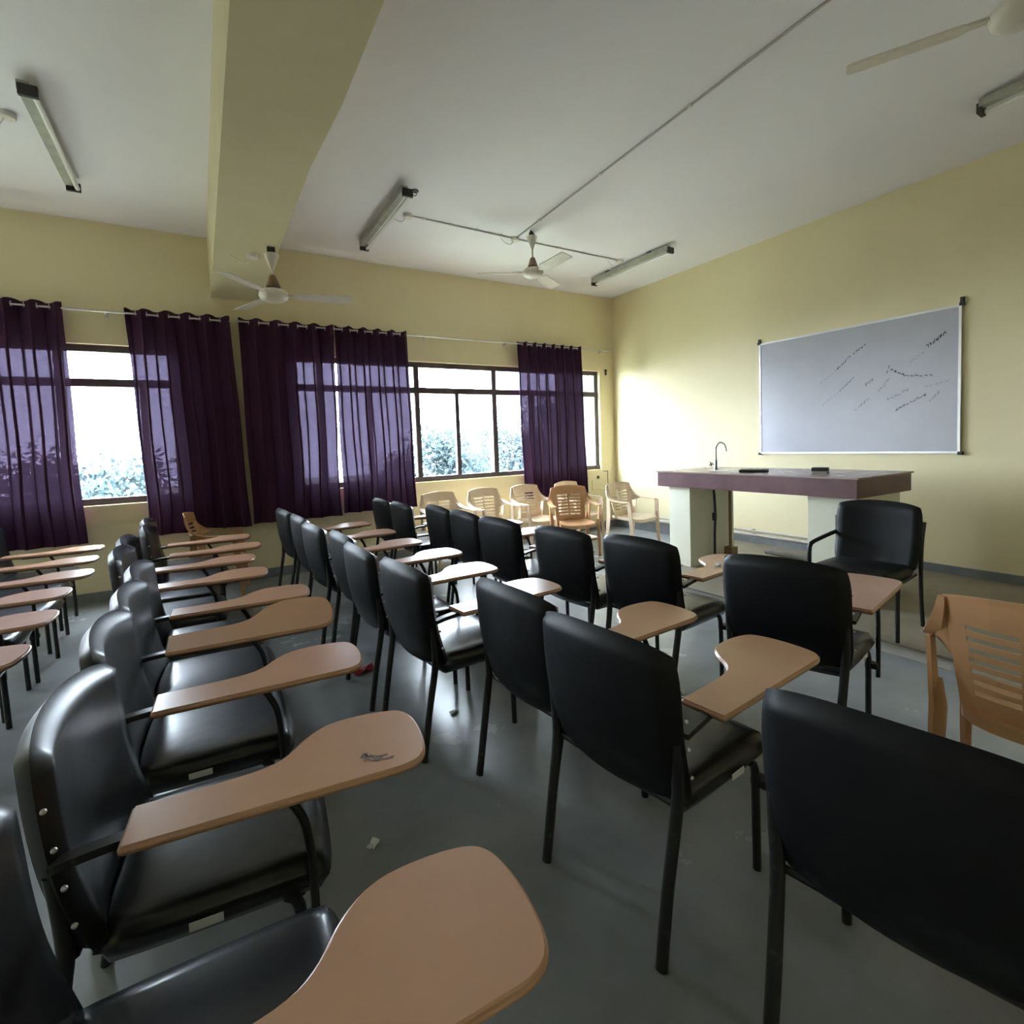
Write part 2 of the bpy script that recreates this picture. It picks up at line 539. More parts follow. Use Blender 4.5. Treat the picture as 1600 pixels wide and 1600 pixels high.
def curtain(x0, x1, xb0, xb1, z0, folds, amp, label, seed, ztop=2.835):
    rnd = random.Random(seed)
    nx, nz = folds * 22, 26
    ph = [rnd.uniform(-.35, .35) for _ in range(folds + 2)]
    am = [rnd.uniform(.8, 1.25) for _ in range(folds + 2)]
    ox = (x0 + x1) / 2
    vs, fs = [], []
    for j in range(nz + 1):
        v = j / nz
        for i in range(nx + 1):
            u = i / nx
            k = u * folds
            ki = int(min(k, folds - 1e-6))
            fr = k - ki
            # smooth drift of phase and depth with height, so that the folds wander
            p = (ph[ki] * (1 - fr) + ph[ki + 1] * fr) * v * 1.1
            a = amp * ((am[ki] * (1 - fr) + am[ki + 1] * fr) * v + 1 * (1 - v))
            x = (x0 + (x1 - x0) * u) * (1 - v) + (xb0 + (xb1 - xb0) * u) * v
            y = a * math.sin(2 * PI * k + p * 2) + .014 * math.sin(5 * k + 3 * v + seed) * v
            z = ztop + (z0 - ztop) * v
            if j == 0:
                z += .012 * math.sin(2 * PI * k * 1 + 1.3)
            x += .030 * math.sin(4 * PI * k + p * 4) * min(1, v * 6 + .15)      # folds lap over themselves
            vs.append((x - ox + .010 * math.sin(9 * v + ki) * v, y, z - ztop))
    for j in range(nz):
        for i in range(nx):
            a = j * (nx + 1) + i
            fs.append((a, a + 1, a + nx + 2, a + nx + 1))
    t = empty('curtain', (ox, YR, ztop))
    tag(t, label, 'curtain', 'purple eyelet curtains')
    MB().add(vs, fs).build('cloth', 'curtain', t, smooth=True)
    # metal eyelets where the sheet crosses the rod
    me = None
    for c in range(folds * 2):
        xx = x0 + (x1 - x0) * (c + .5 * 0 + .5) / (folds * 2) - ox - (x1 - x0) / (folds * 4)
        if xx + ox < x0 + .01:
            continue
        if me is None:
            mb = MB()
            mb.tube([(0, .021 * math.cos(2 * PI * q / 12), .021 * math.sin(2 * PI * q / 12)) for q in range(13)], .004, 6, caps=False)
            e = mb.build('eyelet', 'rod', t, smooth=True)
            me = e.data
        else:
            e = bpy.data.objects.new('eyelet', me)
            COL.objects.link(e)
            e.parent = t
        e.location = (xx, 0, -.04)
    return t
curtain(-2.05, -1.01, -2.05, -.985, .60, 6, .045, 'purple curtain at the left picture edge, left of the bare pane', 1)
curtain(-.55, .345, -.50, .41, .61, 5, .045, 'purple curtain hanging right of the left bare window pane', 2)
curtain(.425, 1.405, .47, 1.40, .63, 5, .045, 'purple curtain left of the bright slit in the middle', 3)
curtain(1.415, 2.285, 1.43, 2.33, .65, 5, .045, 'purple curtain right of the bright slit, beside the open panes', 4)
curtain(3.90, 5.045, 3.95, 5.09, .60, 7, .045, 'purple curtain nearest the room corner, behind the plastic chairs', 5)

# ================================================================== CEILING FITTINGS
def fan(x, y, ztop, zhub, rot, label, R=.62):
    t = empty('ceiling_fan', (x, y, zhub), rot)
    tag(t, label, 'ceiling fan', 'ceiling fans')
    L = ztop - zhub
    MB().box(-.03, .03, -.006, .006, L - .05, L).box(-.03, -.022, -.02, .02, L - .085, L - .02).box(.022, .03, -.02, .02, L - .085, L - .02).build('hanger', 'dark', t)
    MB().lathe([(.012, L - .19), (.045, L - .10), (.058, L - .06), (.052, L - .055), (.014, L - .06)], seg=18).build('canopy', 'fan', t, smooth=40)
    MB().tube([(0, 0, L - .06), (0, 0, .14)], .011, 10).build('down_rod', 'fan', t, smooth=60)
    MB().lathe([(.014, .175), (.026, .165), (.052, .09), (.055, .076), (.016, .07)], seg=18).build('lower_canopy', 'fan_brown', t, smooth=40)
    MB().lathe([(.04, .065), (.085, .052), (.108, .03), (.112, .008), (.105, -.014), (.075, -.034), (.03, -.042), (.001, -.042)], seg=26).build('motor_housing', 'fan', t, smooth=40)
    for k in range(3):
        a = k * 2 * PI / 3
        pts = [(.10, -.025), (.17, -.028), (.20, -.060), (R - .02, -.068), (R, -.055), (R, .055), (R - .02, .068), (.20, .060), (.17, .028), (.10, .025)]
        vs = []
        for s in (-.003, .003):
            for px, py in pts:
                vs.append((px, py, .012 + s - py * .22))
        n = len(pts)
        fs = [tuple(range(n))[::-1], tuple(range(n, 2 * n))] + [(i, (i + 1) % n, n + (i + 1) % n, n + i) for i in range(n)]
        b = MB().add(vs, fs).build('blade', 'fan', t)
        b.rotation_euler = (0, 0, a)
        q = MB().box(.09, .22, -.018, .018, .0165, .0225).build('blade_arm', 'fan', b)
    return t
fan(.585, 4.63, bz, 2.655, math.radians(-10), 'cream ceiling fan hanging from the beam by the left curtains', .60)
fan(3.18, 4.72, H, 3.215, math.radians(31), 'cream ceiling fan between two tube lights near the corner', .60)
fan(3.05, .81, H, 3.12, math.radians(117), 'cream ceiling fan cut by the upper right picture edge', .62)

def tube_light(x, y0, y1, label, tilt=0, dx=0.0, face=-1):
    cy = (y0 + y1) / 2
    t = empty('tube_light', (x, cy, H))
    tag(t, label, 'tube light', 'ceiling tube lights')
    t.rotation_euler = (0, 0, tilt)
    L = abs(y1 - y0) / 2
    MB().box(-.03, .03, -L, L, -.075, -.022).build('batten', 'batten', t, bevel=.004)
    MB().box(-.016, .016, -L * .55 - .03, -L * .55 + .03, -.022, 0).build('mounting_block', 'dark', t)
    MB().box(-.016, .016, L * .55 - .03, L * .55 + .03, -.022, 0).build('mounting_block', 'dark', t)
    for s in (-1, 1):
        MB().box(-.024, .070, s * L - .014, s * L + .014, -.112, -.045).build('lamp_holder', 'dark', t, bevel=.004)
    MB().tube([(.050, -L + .012, -.090), (.050, L - .012, -.090)], .0165, 12).build('tube', 'tube', t, smooth=60)
    return t
tube_light(-.77, 4.17, 5.46, 'unlit tube light on the ceiling left of the beam')
tube_light(1.635, 4.35, 5.72, 'unlit tube light on the ceiling just right of the beam')
tube_light(4.81, 4.30, 5.66, 'unlit tube light on the ceiling by the room corner')
tube_light(4.735, .12, 1.47, 'unlit tube light on the ceiling at the right picture edge')

def conduit(p0, p1, label, mid=None):
    pts = [p0] + ([mid] if mid else []) + [p1]
    o = empty('conduit_pipe', p0)
    rel = [Vector(p) - Vector(p0) for p in pts]
    MB().tube([(q.x, q.y, -.009) for q in rel], .0075, 8).build('pipe', 'conduit', o, smooth=60)
    n = 4
    for k in range(n):
        q = rel[0].lerp(rel[-1], (k + .5) / n)
        MB().box(q.x - .012, q.x + .012, q.y - .012, q.y + .012, -.019, 0).build('saddle_clip', 'white_plastic', o)
    tag(o, label, 'conduit', 'ceiling conduits')
    return o
conduit((1.88, 4.915, H), (3.09, 4.955, H), 'thin conduit on the ceiling from tube light to the middle fan')
conduit((3.14, 4.957, H), (4.66, 4.977, H), 'thin conduit on the ceiling from the fan to the corner tube light')
conduit((3.115, 4.93, H), (2.93, 1.0, H), 'long thin conduit running down the ceiling towards the camera')
def jbox(x, y, z, label):
    t = empty('junction_box', (x, y, z))
    tag(t, label, 'junction box', 'ceiling junction boxes')
    MB().lathe([(.045, 0), (.045, -.030), (.038, -.036), (.001, -.036)], seg=18).build('cover', 'white_plastic', t, smooth=40)
    w = spline([(-.02, .0, -.03), (-.05, .02, -.07), (-.10, .05, -.05), (-.16, .03, -.02)], 5)
    MB().tube(w, .004, 6).build('wire', 'white_plastic', t, smooth=True)
    return t
jbox(1.865, 4.915, H, 'round junction box beside the tube light right of the beam')
jbox(3.115, 4.957, H, 'round junction box where the three conduits meet')
jbox(4.671, 4.977, H, 'round junction box against the corner tube light')
jbox(-.943, 4.649, H, 'round junction box at the left of the ceiling')
jbox(.47, 4.86, bz, 'round junction box on the beam beside the fan')
t = empty('ceiling_hook', (1.76, 4.44, H))
tag(t, 'small dark hook plate on the ceiling by the beam tube light', 'hook')
MB().lathe([(.035, 0), (.035, -.008), (.02, -.012), (.001, -.012)], seg=14).build('plate', 'dark', t)
MB().tube(spline([(0, 0, -.01), (.015, 0, -.03), (0, 0, -.045), (-.012, 0, -.035)], 4), .004, 6).build('hook', 'dark', t)

# ================================================================== BOARD WALL FITTINGS
WY0, WY1, WZ0, WZ1 = 1.888, 3.800, 1.175, 2.477
board = empty('whiteboard', (XW, (WY0 + WY1) / 2, WZ0))
tag(board, 'white marker board with faded writing on the yellow wall', 'whiteboard')
hw, hh = (WY1 - WY0) / 2, WZ1 - WZ0
MB().box(-.022, -.004, -hw + .01, hw - .01, .01, hh - .01).build('writing_surface', 'board', board)
for a in ((-hw, hw, 0, .02), (-hw, hw, hh - .02, hh)):
    MB().box(-.030, -.0005, a[0], a[1], a[2], a[3]).build('frame_rail', 'aluminium', board)
for a in ((-hw, -hw + .02), (hw - .02, hw)):
    MB().box(-.0295, -.0005, a[0], a[1], .02, hh - .02).build('frame_stile', 'aluminium', board)
for sy in (-1, 1):
    for z in (0, hh):
        MB().box(-.034, -.0003, sy * hw - .018, sy * hw + .018, z - .014, z + .016).build('corner_cap', 'dark', board, bevel=.004)
MB().box(-.03, 0, -hw - .012, -hw + .012, hh + .01, hh + .06).build('wall_hook', 'dark', board)
MB().box(-.03, 0, hw - .010, hw + .010, hh + .01, hh + .05).build('wall_hook', 'dark', board)

def scribble(u0, v0, u1, v1, n, hgt, seed, w=.006, m='ink'):
    """a line of cursive from (u0,v0) to (u1,v1), fractions across and up the board, u from the window side"""
    rnd = random.Random(seed)
    mb = MB()
    def P(u, v):
        return (-.0228, hw - u * 2 * hw, v * hh)
    for k in range(n):
        t0, t1 = k / n, (k + rnd.uniform(.5, .85)) / n
        pts = []
        for q in range(6):
            t = t0 + (t1 - t0) * q / 5
            pts.append(P(u0 + (u1 - u0) * t, v0 + (v1 - v0) * t + hgt * rnd.uniform(-1, 1)))
        mb.ribbon(pts, [(0, .3, 1)] * 6, w * .62, .0012)
    return mb.build('marker_writing', m, board)
scribble(.37, .58, .50, .72, 7, .006, 1, .005, 'ink_faint')
scribble(.46, .68, .53, .77, 7, .010, 2, .009)
scribble(.54, .78, .605, .84, 5, .010, 3, .008)
scribble(.80, .66, .86, .72, 4, .006, 4, .005, 'ink_faint')
scribble(.865, .75, .945, .83, 6, .014, 5, .010)
scribble(.47, .50, .55, .60, 6, .012, 6, .007, 'ink_faint')
scribble(.38, .40, .47, .50, 6, .006, 7, .004, 'ink_faint')
scribble(.60, .53, .64, .57, 4, .014, 8, .007, 'ink_faint')
scribble(.71, .655, .695, .58, 2, .006, 9, .007)
scribble(.715, .625, .78, .565, 4, .008, 10, .012)
scribble(.78, .565, .90, .545, 6, .006, 11, .009)
scribble(.55, .34, .62, .43, 5, .012, 12, .005, 'ink_faint')
scribble(.66, .47, .72, .57, 5, .014, 13, .005, 'ink_faint')
scribble(.70, .40, .80, .47, 6, .014, 14, .005, 'ink_faint')
scribble(.74, .32, .80, .37, 4, .010, 15, .007)
scribble(.80, .37, .87, .42, 5, .010, 16, .007)
scribble(.86, .47, .96, .50, 5, .005, 17, .005, 'ink_faint')
scribble(.88, .37, .92, .43, 4, .012, 18, .006, 'ink_faint')

# socket box and hook on the window wall beside the corner
t = empty('socket_box', (5.44, YW, .62))
tag(t, 'yellow painted socket box on the wall below the corner curtain', 'socket')
MB().box(-.16, .16, -.012, 0, 0, .28).build('plate', 'wall', t, bevel=.004)
MB().box(-.16, .16, -.014, 0, .283, .292).build('top_edge', 'dark', t)
MB().box(.162, .170, -.014, 0, .0, .292).build('side_edge', 'dark', t)
o = MB().lathe([(.026, 0), (.026, .008), (.001, .008)], seg=14).build('round_socket', 'dark', t)
o.rotation_euler = (PI / 2, 0, 0)
o.location = (-.04, -.013, .20)
t = empty('wall_hook', (5.62, YW, 2.50))
tag(t, 'small dark hook on the wall above the corner window', 'hook')
MB().box(-.012, .012, -.02, 0, -.06, .03).box(-.03, .03, -.018, 0, .012, .022).build('hook_body', 'dark', t)

# ================================================================== DEMONSTRATION DESK
DX0, DX1, DY0, DY1, DT, DTH = 4.14, 5.01, 1.96, 3.91, 1.057, .158
desk = empty('demonstration_desk', ((DX0 + DX1) / 2, (DY0 + DY1) / 2, DZ))
tag(desk, 'maroon topped masonry demonstration desk on pale pillars below the whiteboard', 'desk')
def dk(x0, x1, y0, y1, z0, z1):
    cx, cy = (DX0 + DX1) / 2, (DY0 + DY1) / 2
    return MB().box(x0 - cx, x1 - cx, y0 - cy, y1 - cy, z0 - DZ, z1 - DZ)
dk(DX0, DX1, DY0, DY1, DT - DTH, DT - .012).build('apron_slab', 'desk', desk, bevel=.003)
dk(DX0 - .012, DX1 + .012, DY0 - .012, DY1 + .012, DT - .012, DT).build('top_sheet', 'desk_top', desk)
dk(4.21, 4.90, 3.55, 3.82, DZ, DT - DTH).build('pillar', 'pillar', desk, bevel=.004)
dk(4.21, 4.90, 1.995, 2.365, DZ, DT - DTH).build('pillar', 'pillar', desk, bevel=.004)
sk = dk(4.38, 4.75, 3.12, 3.44, DT, DT + .008)
sk.build('sink_rim', 'sink', desk, bevel=.002)
dk(4.41, 4.72, 3.15, 3.41, DT + .0081, DT + .010).build('sink_basin', 'steel', desk)

tap = empty('water_tap', (4.535, 3.485, DT))
tag(tap, 'steel swan neck water tap standing on the desk', 'tap')
neck = [(0, 0, 0), (0, 0, .10), (0, 0, .20), (0, -.004, .235), (0, -.03, .272), (0, -.065, .28), (0, -.10, .262), (0, -.118, .225), (0, -.122, .19)]
MB().tube(spline(neck, 5), .009, 10).build('swan_neck', 'steel', tap, smooth=True)
MB().lathe([(.022, 0), (.022, .01), (.014, .02), (.014, .10), (.011, .105)], seg=14).build('base', 'steel', tap, smooth=40)
MB().tube([(0, .012, .055), (0, .055, .058)], .007, 8).build('valve_stem', 'steel', tap)
h = MB()
for k in range(4):
    a = k * PI / 2 + .5
    h.tube([(math.cos(a) * .004, .058, .058 + math.sin(a) * .004), (math.cos(a) * .028, .062, .058 + math.sin(a) * .028)], .006, 6)
h.build('valve_handle', 'steel', tap)

t = empty('register_folder', (4.43, 2.985, DT + .0005), .5)
tag(t, 'thin black folder lying on the desk beside the tap', 'folder')
MB().box(-.10, .10, -.12, .12, .003, .006).box(-.10, .10, -.12, .12, .020, .023).box(-.10, -.096, -.12, .12, .003, .023).build('cover', 'black', t)
MB().box(-.094, .094, -.115, .115, .006, .020).build('pages', 'paper', t)
t = empty('board_duster', (4.49, 2.415, DT + .0005), .25)
tag(t, 'black board duster standing on the desk below the whiteboard', 'duster')
MB().box(-.032, .032, -.062, .062, .018, .05).build('handle', 'black', t, bevel=.008)
MB().box(-.030, .030, -.06, .06, .0, .018).build('felt_pad', 'grey_cloth', t)

# things under and behind the desk
t = empty('drain_pipe', (4.49, 3.475, DZ))
tag(t, 'dark drain pipe under the desk beside its left pillar', 'pipe')
MB().tube(spline([(0, 0, .001), (.0, 0, .3), (.012, 0, .55), (-.01, 0, .812)], 6), .013, 8).build('pipe', 'black', t, smooth=True)
MB().tube([(0, 0, .46), (.0, 0, .54)], .022, 10).build('pipe_joint', 'black', t, smooth=60)
t = empty('broom', (4.72, 3.46, DZ))
tag(t, 'wooden broom leaning upright under the desk', 'broom')
MB().tube([(0, 0, .12), (.0, .0, .80)], .016, 8).build('broom_handle', 'wood', t, smooth=60)
MB().prism([(-.05, -.05), (.05, -.05), (.035, .05), (-.035, .05)], 0, .16).build('broom_head', 'wood', t)
t = empty('rolled_chart', (5.18, 3.03, DZ), math.radians(-8))
tag(t, 'grey rolled chart lying on the platform under the desk', 'rolled chart')
MB().tube(spline([(0, .36, .05), (0, .1, .055), (0, -.15, .06), (0, -.38, .065)], 4), [.03] * 4 + [.04] * 4 + [.055] * 5, 12).build('roll', 'grey_cloth', t, smooth=60)
MB().tube(spline([(0, -.22, .118), (.03, -.30, .125), (.05, -.40, .09), (.08, -.46, .05), (.10, -.50, .02)], 4), .010, 6).build('tie', 'black', t, smooth=True)

# pipes at the foot of the board wall
for k, (z, r) in enumerate(((.185, .014), (.235, .011))):
    t = empty('wall_pipe', (XW - .045 , 4.9, z))
    tag(t, ['lower', 'upper'][k] + ' thin grey pipe along the foot of the board wall', 'pipe', 'pipes on the board wall')
    MB().tube([(0, -2.6, 0), (0, 1.45, 0)], r, 8).build('pipe', 'conduit', t, smooth=60)
    for q in (-2.2, -1.0, .2, 1.2):
        MB().box(-.004, .0448, q - .012, q + .012, -.012, .012).build('clip', 'dark', t)

# ================================================================== TABLET CHAIRS
def cushion(nx, ny, fn, sides=(0, 1)):
    """closed pillow from two grids; fn(u,v,side) gives a point, u and v in -1..1"""
    vs, fs, idx = [], [], {}
    for s in (0, 1):
        for j in range(ny + 1):
            for i in range(nx + 1):
                b = i in (0, nx) or j in (0, ny)
                key = (i, j, 0 if b else s)
                if key not in idx:
                    idx[key] = len(vs)
                    vs.append(fn(-1 + 2 * i / nx, -1 + 2 * j / ny, 0 if b else (1 if s else -1)))
    def g(i, j, s):
        return idx[(i, j, 0 if (i in (0, nx) or j in (0, ny)) else s)]
    for s in sides:
        for j in range(ny):
            for i in range(nx):
                q = (g(i, j, s), g(i + 1, j, s), g(i + 1, j + 1, s), g(i, j + 1, s))
                fs.append(q if s else q[::-1])
    keep = sorted({k for f in fs for k in f})
    new = {k: i for i, k in enumerate(keep)}
    return MB().add([vs[k] for k in keep], [tuple(new[k] for k in f) for f in fs])

def sq(u, v, c=.18):
    """warp a square so that its corners are rounded"""
    e = 1 - c * (abs(u) * abs(v)) ** 4
    return u * e, v * e

def back_fn(u, v, s):
    uu, vv = sq(u, v, .065)
    m = max(abs(u), abs(v))
    th = .029 * (1 - m ** 12) ** .5 if m < 1 else 0
    z = .625 + vv * .222 + (.022 * (1 - uu * uu) if vv > 0 else -.028 * (1 - uu * uu)) * abs(vv) ** 1.5
    y = uu * (.266 + .003 * vv)
    x = .058 - .058 * (z - .40) / .45 + .040 * uu * uu - .014 * math.sin(PI * (vv + 1) / 2) + .02 * max(0, -vv) ** 2
    return (x + s * th + (.006 if s > 0 else 0), y, z)

def seat_fn(u, v, s):
    uu, vv = sq(u, v, .06)
    m = max(abs(u), abs(v))
    th = (1 - m ** 14) ** .5 if m < 1 else 0
    top = .040 * th + .008 * (1 - u * u) * (1 - v * v)
    bot = -.046 * th - .012 * (1 - v * v)
    z = .405 + (top if s > 0 else bot if s < 0 else 0) - (.014 * max(0, uu - .6) ** 2 * 4)
    return (.325 + uu * .240, vv * .252, z)

def chaikin(P, n):
    for _ in range(n):
        Q = []
        for k in range(len(P)):
            a, b = P[k], P[(k + 1) % len(P)]
            Q += [(a[0] * .75 + b[0] * .25, a[1] * .75 + b[1] * .25), (a[0] * .25 + b[0] * .75, a[1] * .25 + b[1] * .75)]
        P = Q
    return P
TAB = chaikin([(.170, -.175), (.170, -.190), (.170, -.298), (.170, -.312), (.185, -.313), (.45, -.314), (.66, -.316), (.745, -.316), (.785, -.285), (.800, -.20), (.800, -.12), (.785, -.055), (.735, -.030), (.65, -.020), (.575, -.028), (.515, -.075), (.475, -.135), (.43, -.164), (.33, -.173), (.185, -.174)], 2)
ZTAB = .655

def make_tablet_chair():
    t = empty('tablet_chair')
    cushion(18, 18, back_fn, (1,)).build('backrest', 'leather', t, smooth=True)
    cushion(18, 18, back_fn, (0,)).build('back_cover', 'leather_rear', t, smooth=True)
    cushion(16, 16, seat_fn).build('seat', 'leather_seat', t, smooth=True)
    for s in (-1, 1):
        MB().tube(spline([(-.012, s * .232, 0), (.02, s * .232, .20), (.056, s * .238, .40), (.058, s * .242, .50), (.050, s * .242, .60)], 3), .0175, 10, flat=.0150).build('leg', 'black_metal', t, smooth=60)
        MB().tube(spline([(.492, s * .225, 0), (.488, s * .225, .20), (.482, s * .225, .34), (.455, s * .222, .372)], 3), .0135, 8).build('leg', 'black_metal', t, smooth=60)
        MB().tube([(.11, s * .205, .372), (.46, s * .205, .372)], .010, 6).build('seat_rail', 'black_metal', t, smooth=60)
    MB().tube([(.068, -.225, .41), (.068, .225, .41)], .010, 6).build('cross_bar', 'black_metal', t, smooth=60)
    # right arm: bar from the back to the tablet, plate, post with clamp
    MB().ribbon(spline([(.055, -.262, .626), (.12, -.258, .634), (.22, -.25, .637), (.40, -.25, .637)], 3), [(0, 1, 0)] * 10, .032, .016).build('arm_bar', 'black_metal', t)
    br = MB().box(.30, .68, -.285, -.215, ZTAB - .0285, ZTAB - .0210).build('tablet_bracket', 'black_metal', t)
    MB().tube(spline([(.47, -.258, ZTAB - .03), (.505, -.258, .55), (.515, -.258, .42), (.515, -.258, .24)], 4), .010, 8).build('tablet_post', 'black_metal', t, smooth=60)
    MB().box(.480, .520, -.262, -.212, .285, .31).build('post_clamp', 'black_metal', t)
    tb = MB()
    n = len(TAB)
    tb.prism([(x, y + .31) for x, y in reversed(TAB)], -.0205, .0, 0)
    o = tb.build('tablet', 'tablet', t, bevel=0)
    # soft edge
    bm = bmesh.new()
    bm.from_mesh(o.data)
    es = [e for e in bm.edges if abs(e.verts[0].co.z - e.verts[1].co.z) < 1e-6]
    bmesh.ops.bevel(bm, geom=es, offset=.006, segments=3, affect='EDGES')
    bm.to_mesh(o.data)
    bm.free()
    for p in o.data.polygons:
        p.use_smooth = len(p.vertices) < 8
    o.location = (0, -.31, ZTAB)
    for z in (.50, .58, .66, .74):
        k = MB().lathe([(.006, -.002), (.0055, .002), (.003, .0042), (.0005, .005)], seg=8).build('stud', 'rod', t, smooth=True)
        k.rotation_euler = (PI / 2, 0, 0)
        k.location = (.098 - .058 * (z - .40) / .45, -.2665, z)
    return t

proto = make_tablet_chair()
ORD = ['nearest', 'second', 'third', 'fourth', 'fifth', 'sixth', 'seventh', 'eighth', 'ninth']
used = [False]
def chair(x, y, rz, label, group, tilt=None, sticker=None, armless=False):
    if used[0]:
        c = dup(proto)
    else:
        c, used[0] = proto, True
    c.location = (x, y, 0)
    c.rotation_euler = (0, 0, math.radians(rz))
    tag(c, label, 'chair', group)
    for ch in c.children:
        if ch.name.split('.')[0] == 'tablet':
            if tilt:
                ch.rotation_euler = (math.radians(tilt), 0, 0)
            else:
                ch.rotation_euler = (0, 0, 0)
    if armless:
        for ch in list(c.children):
            if ch.name.split('.')[0] in ('tablet', 'arm_bar', 'tablet_bracket', 'tablet_post', 'post_clamp'):
                bpy.data.objects.remove(ch)
    if sticker:
        s = MB().box(sticker - .032, sticker + .032, -.2575, -.2555, .395, .414).build('label_sticker', 'paper', c)
        s['label'] = 'white sticker on the seat edge'
    return c

G1 = 'tablet chairs of the column cut by the left picture edge'
G2 = 'tablet chairs of the second column from the left'
G3 = 'tablet chairs of the third column from the left'
G4 = 'tablet chairs of the column nearest the desk'
col1 = [(-1.42, 2.89, -2), (-1.44, 3.43, 0), (-1.48, 3.98, 0), (-1.45, 4.55, -2), (-1.50, 5.15, -3), (-1.54, 5.75, -3)]
for i, (x, y, r) in enumerate(col1):
    chair(x, y, r, 'black tablet chair at the left picture edge, %s of that column to the camera' % ('nearest' if i == 0 else ORD[i] + ' nearest'), G1)
chair(-.37, .92, -2, 'black tablet chair with the brown tablet largest in the foreground', G2)
chair(-.32, 1.54, -6, 'black tablet chair with an ink smudged tablet, left foreground', G2, sticker=.30)
sm = [o for o in bpy.data.objects if o.get('label', '').startswith('black tablet chair with an ink smudged')][0]
mb = MB()
for k in range(9):
    a = .5 + k * .35
    c = Vector((.635 + .012 * k * .5, -.245 + .010 * math.sin(k * 2.1), ZTAB + .0006))
    pts = [c + Vector((math.cos(a + q * .5) * .018 + q * .004, math.sin(a + q * .5) * .014, 0)) for q in range(5)]
    mb.ribbon(pts, [(math.sin(a), math.cos(a), 0)] * 5, .004, .0008)
mb.build('ink_smudge', mat('ink_smudge_stain', (.16, .09, .06), .6), sm)
chair(-.325, 2.13, -3, 'black tablet chair directly behind the smudged tablet chair, tablet flat', G2, sticker=.28)
chair(-.315, 2.65, -3, 'black tablet chair with its tablet tilted up towards the camera', G2, tilt=12)
for i, (x, y, r) in enumerate([(-.325, 3.18, -3), (-.465, 3.83, -3), (-.49, 4.37, -3), (-.41, 4.90, -2), (-.45, 5.45, -2)]):
    chair(x, y, r, 'black tablet chair, %s beyond the one with the tilted tablet' % ['first', 'second', 'third', 'fourth', 'fifth'][i], G2)
chair(1.06, .43, 10, 'large black chair back cut by the bottom right picture corner', G3, armless=True)
chair(.95, 1.16, 6, 'black tablet chair with white sticker on its seat, right of the centre foreground', G3, sticker=.33)
chair(.965, 1.69, 4, 'black tablet chair with dusty lower back, second from the corner foreground chair', G3)
for i, (x, y, r) in enumerate([(.765, 2.37, 5), (.71, 2.96, 2), (.74, 3.52, 2), (.66, 4.07, 5), (.66, 4.72, 3), (.62, 5.36, 5)]):
    chair(x, y, r, 'black tablet chair of the middle column, %s beyond the dusty backed one' % ['first', 'second', 'third', 'fourth', 'fifth', 'sixth'][i], G3)
chair(2.12, 1.32, 12, 'black tablet chair in front of the armchair by the desk, nearest of its column', G4, sticker=.30)
for i, (x, y, r) in enumerate([(2.02, 2.09, 7), (1.90, 2.64, 6), (1.82, 3.31, 6), (1.81, 3.87, 1), (1.80, 4.41, 1), (1.64, 4.96, 3), (1.61, 5.51, 2)]):
    chair(x, y, r, 'black tablet chair of the column nearest the desk, %s from the camera' % ORD[i + 1], G4)

# ------------------------------------------------------------------ black armchair on the platform
t = empty('armchair', (4.06, 1.775, DZ), PI + .06)
t.scale = (.96, .98, .96)
tag(t, 'black armchair with a tubular arm on the platform beside the desk', 'armchair')
cushion(18, 18, back_fn, (1,)).build('backrest', 'leather_rear', t, smooth=True)
cushion(18, 18, back_fn, (0,)).build('back_cover', 'leather_rear', t, smooth=True)
cushion(16, 16, seat_fn).build('seat', 'leather_rear', t, smooth=True)
for s in (-1, 1):
    MB().tube(spline([(-.012, s * .255, 0), (.02, s * .255, .20), (.045, s * .258, .40), (.045, s * .262, .60), (.03, s * .270, .74)], 3), .013, 8).build('leg', 'black_metal', t, smooth=60)
    MB().tube([(.05, s * .23, .372), (.46, s * .26, .372)], .012, 6).build('seat_rail', 'black_metal', t, smooth=60)
MB().tube(spline([(.45, -.275, 0), (.45, -.275, .25), (.45, -.275, .50), (.435, -.275, .558), (.39, -.275, .578), (.2, -.272, .60), (.03, -.270, .615)], 4), .015, 10).build('arm_and_leg', 'black_metal', t, smooth=60)
MB().tube(spline([(.45, .262, 0), (.45, .262, .25), (.445, .262, .36), (.42, .255, .372)], 4), .014, 10).build('leg', 'black_metal', t, smooth=60)

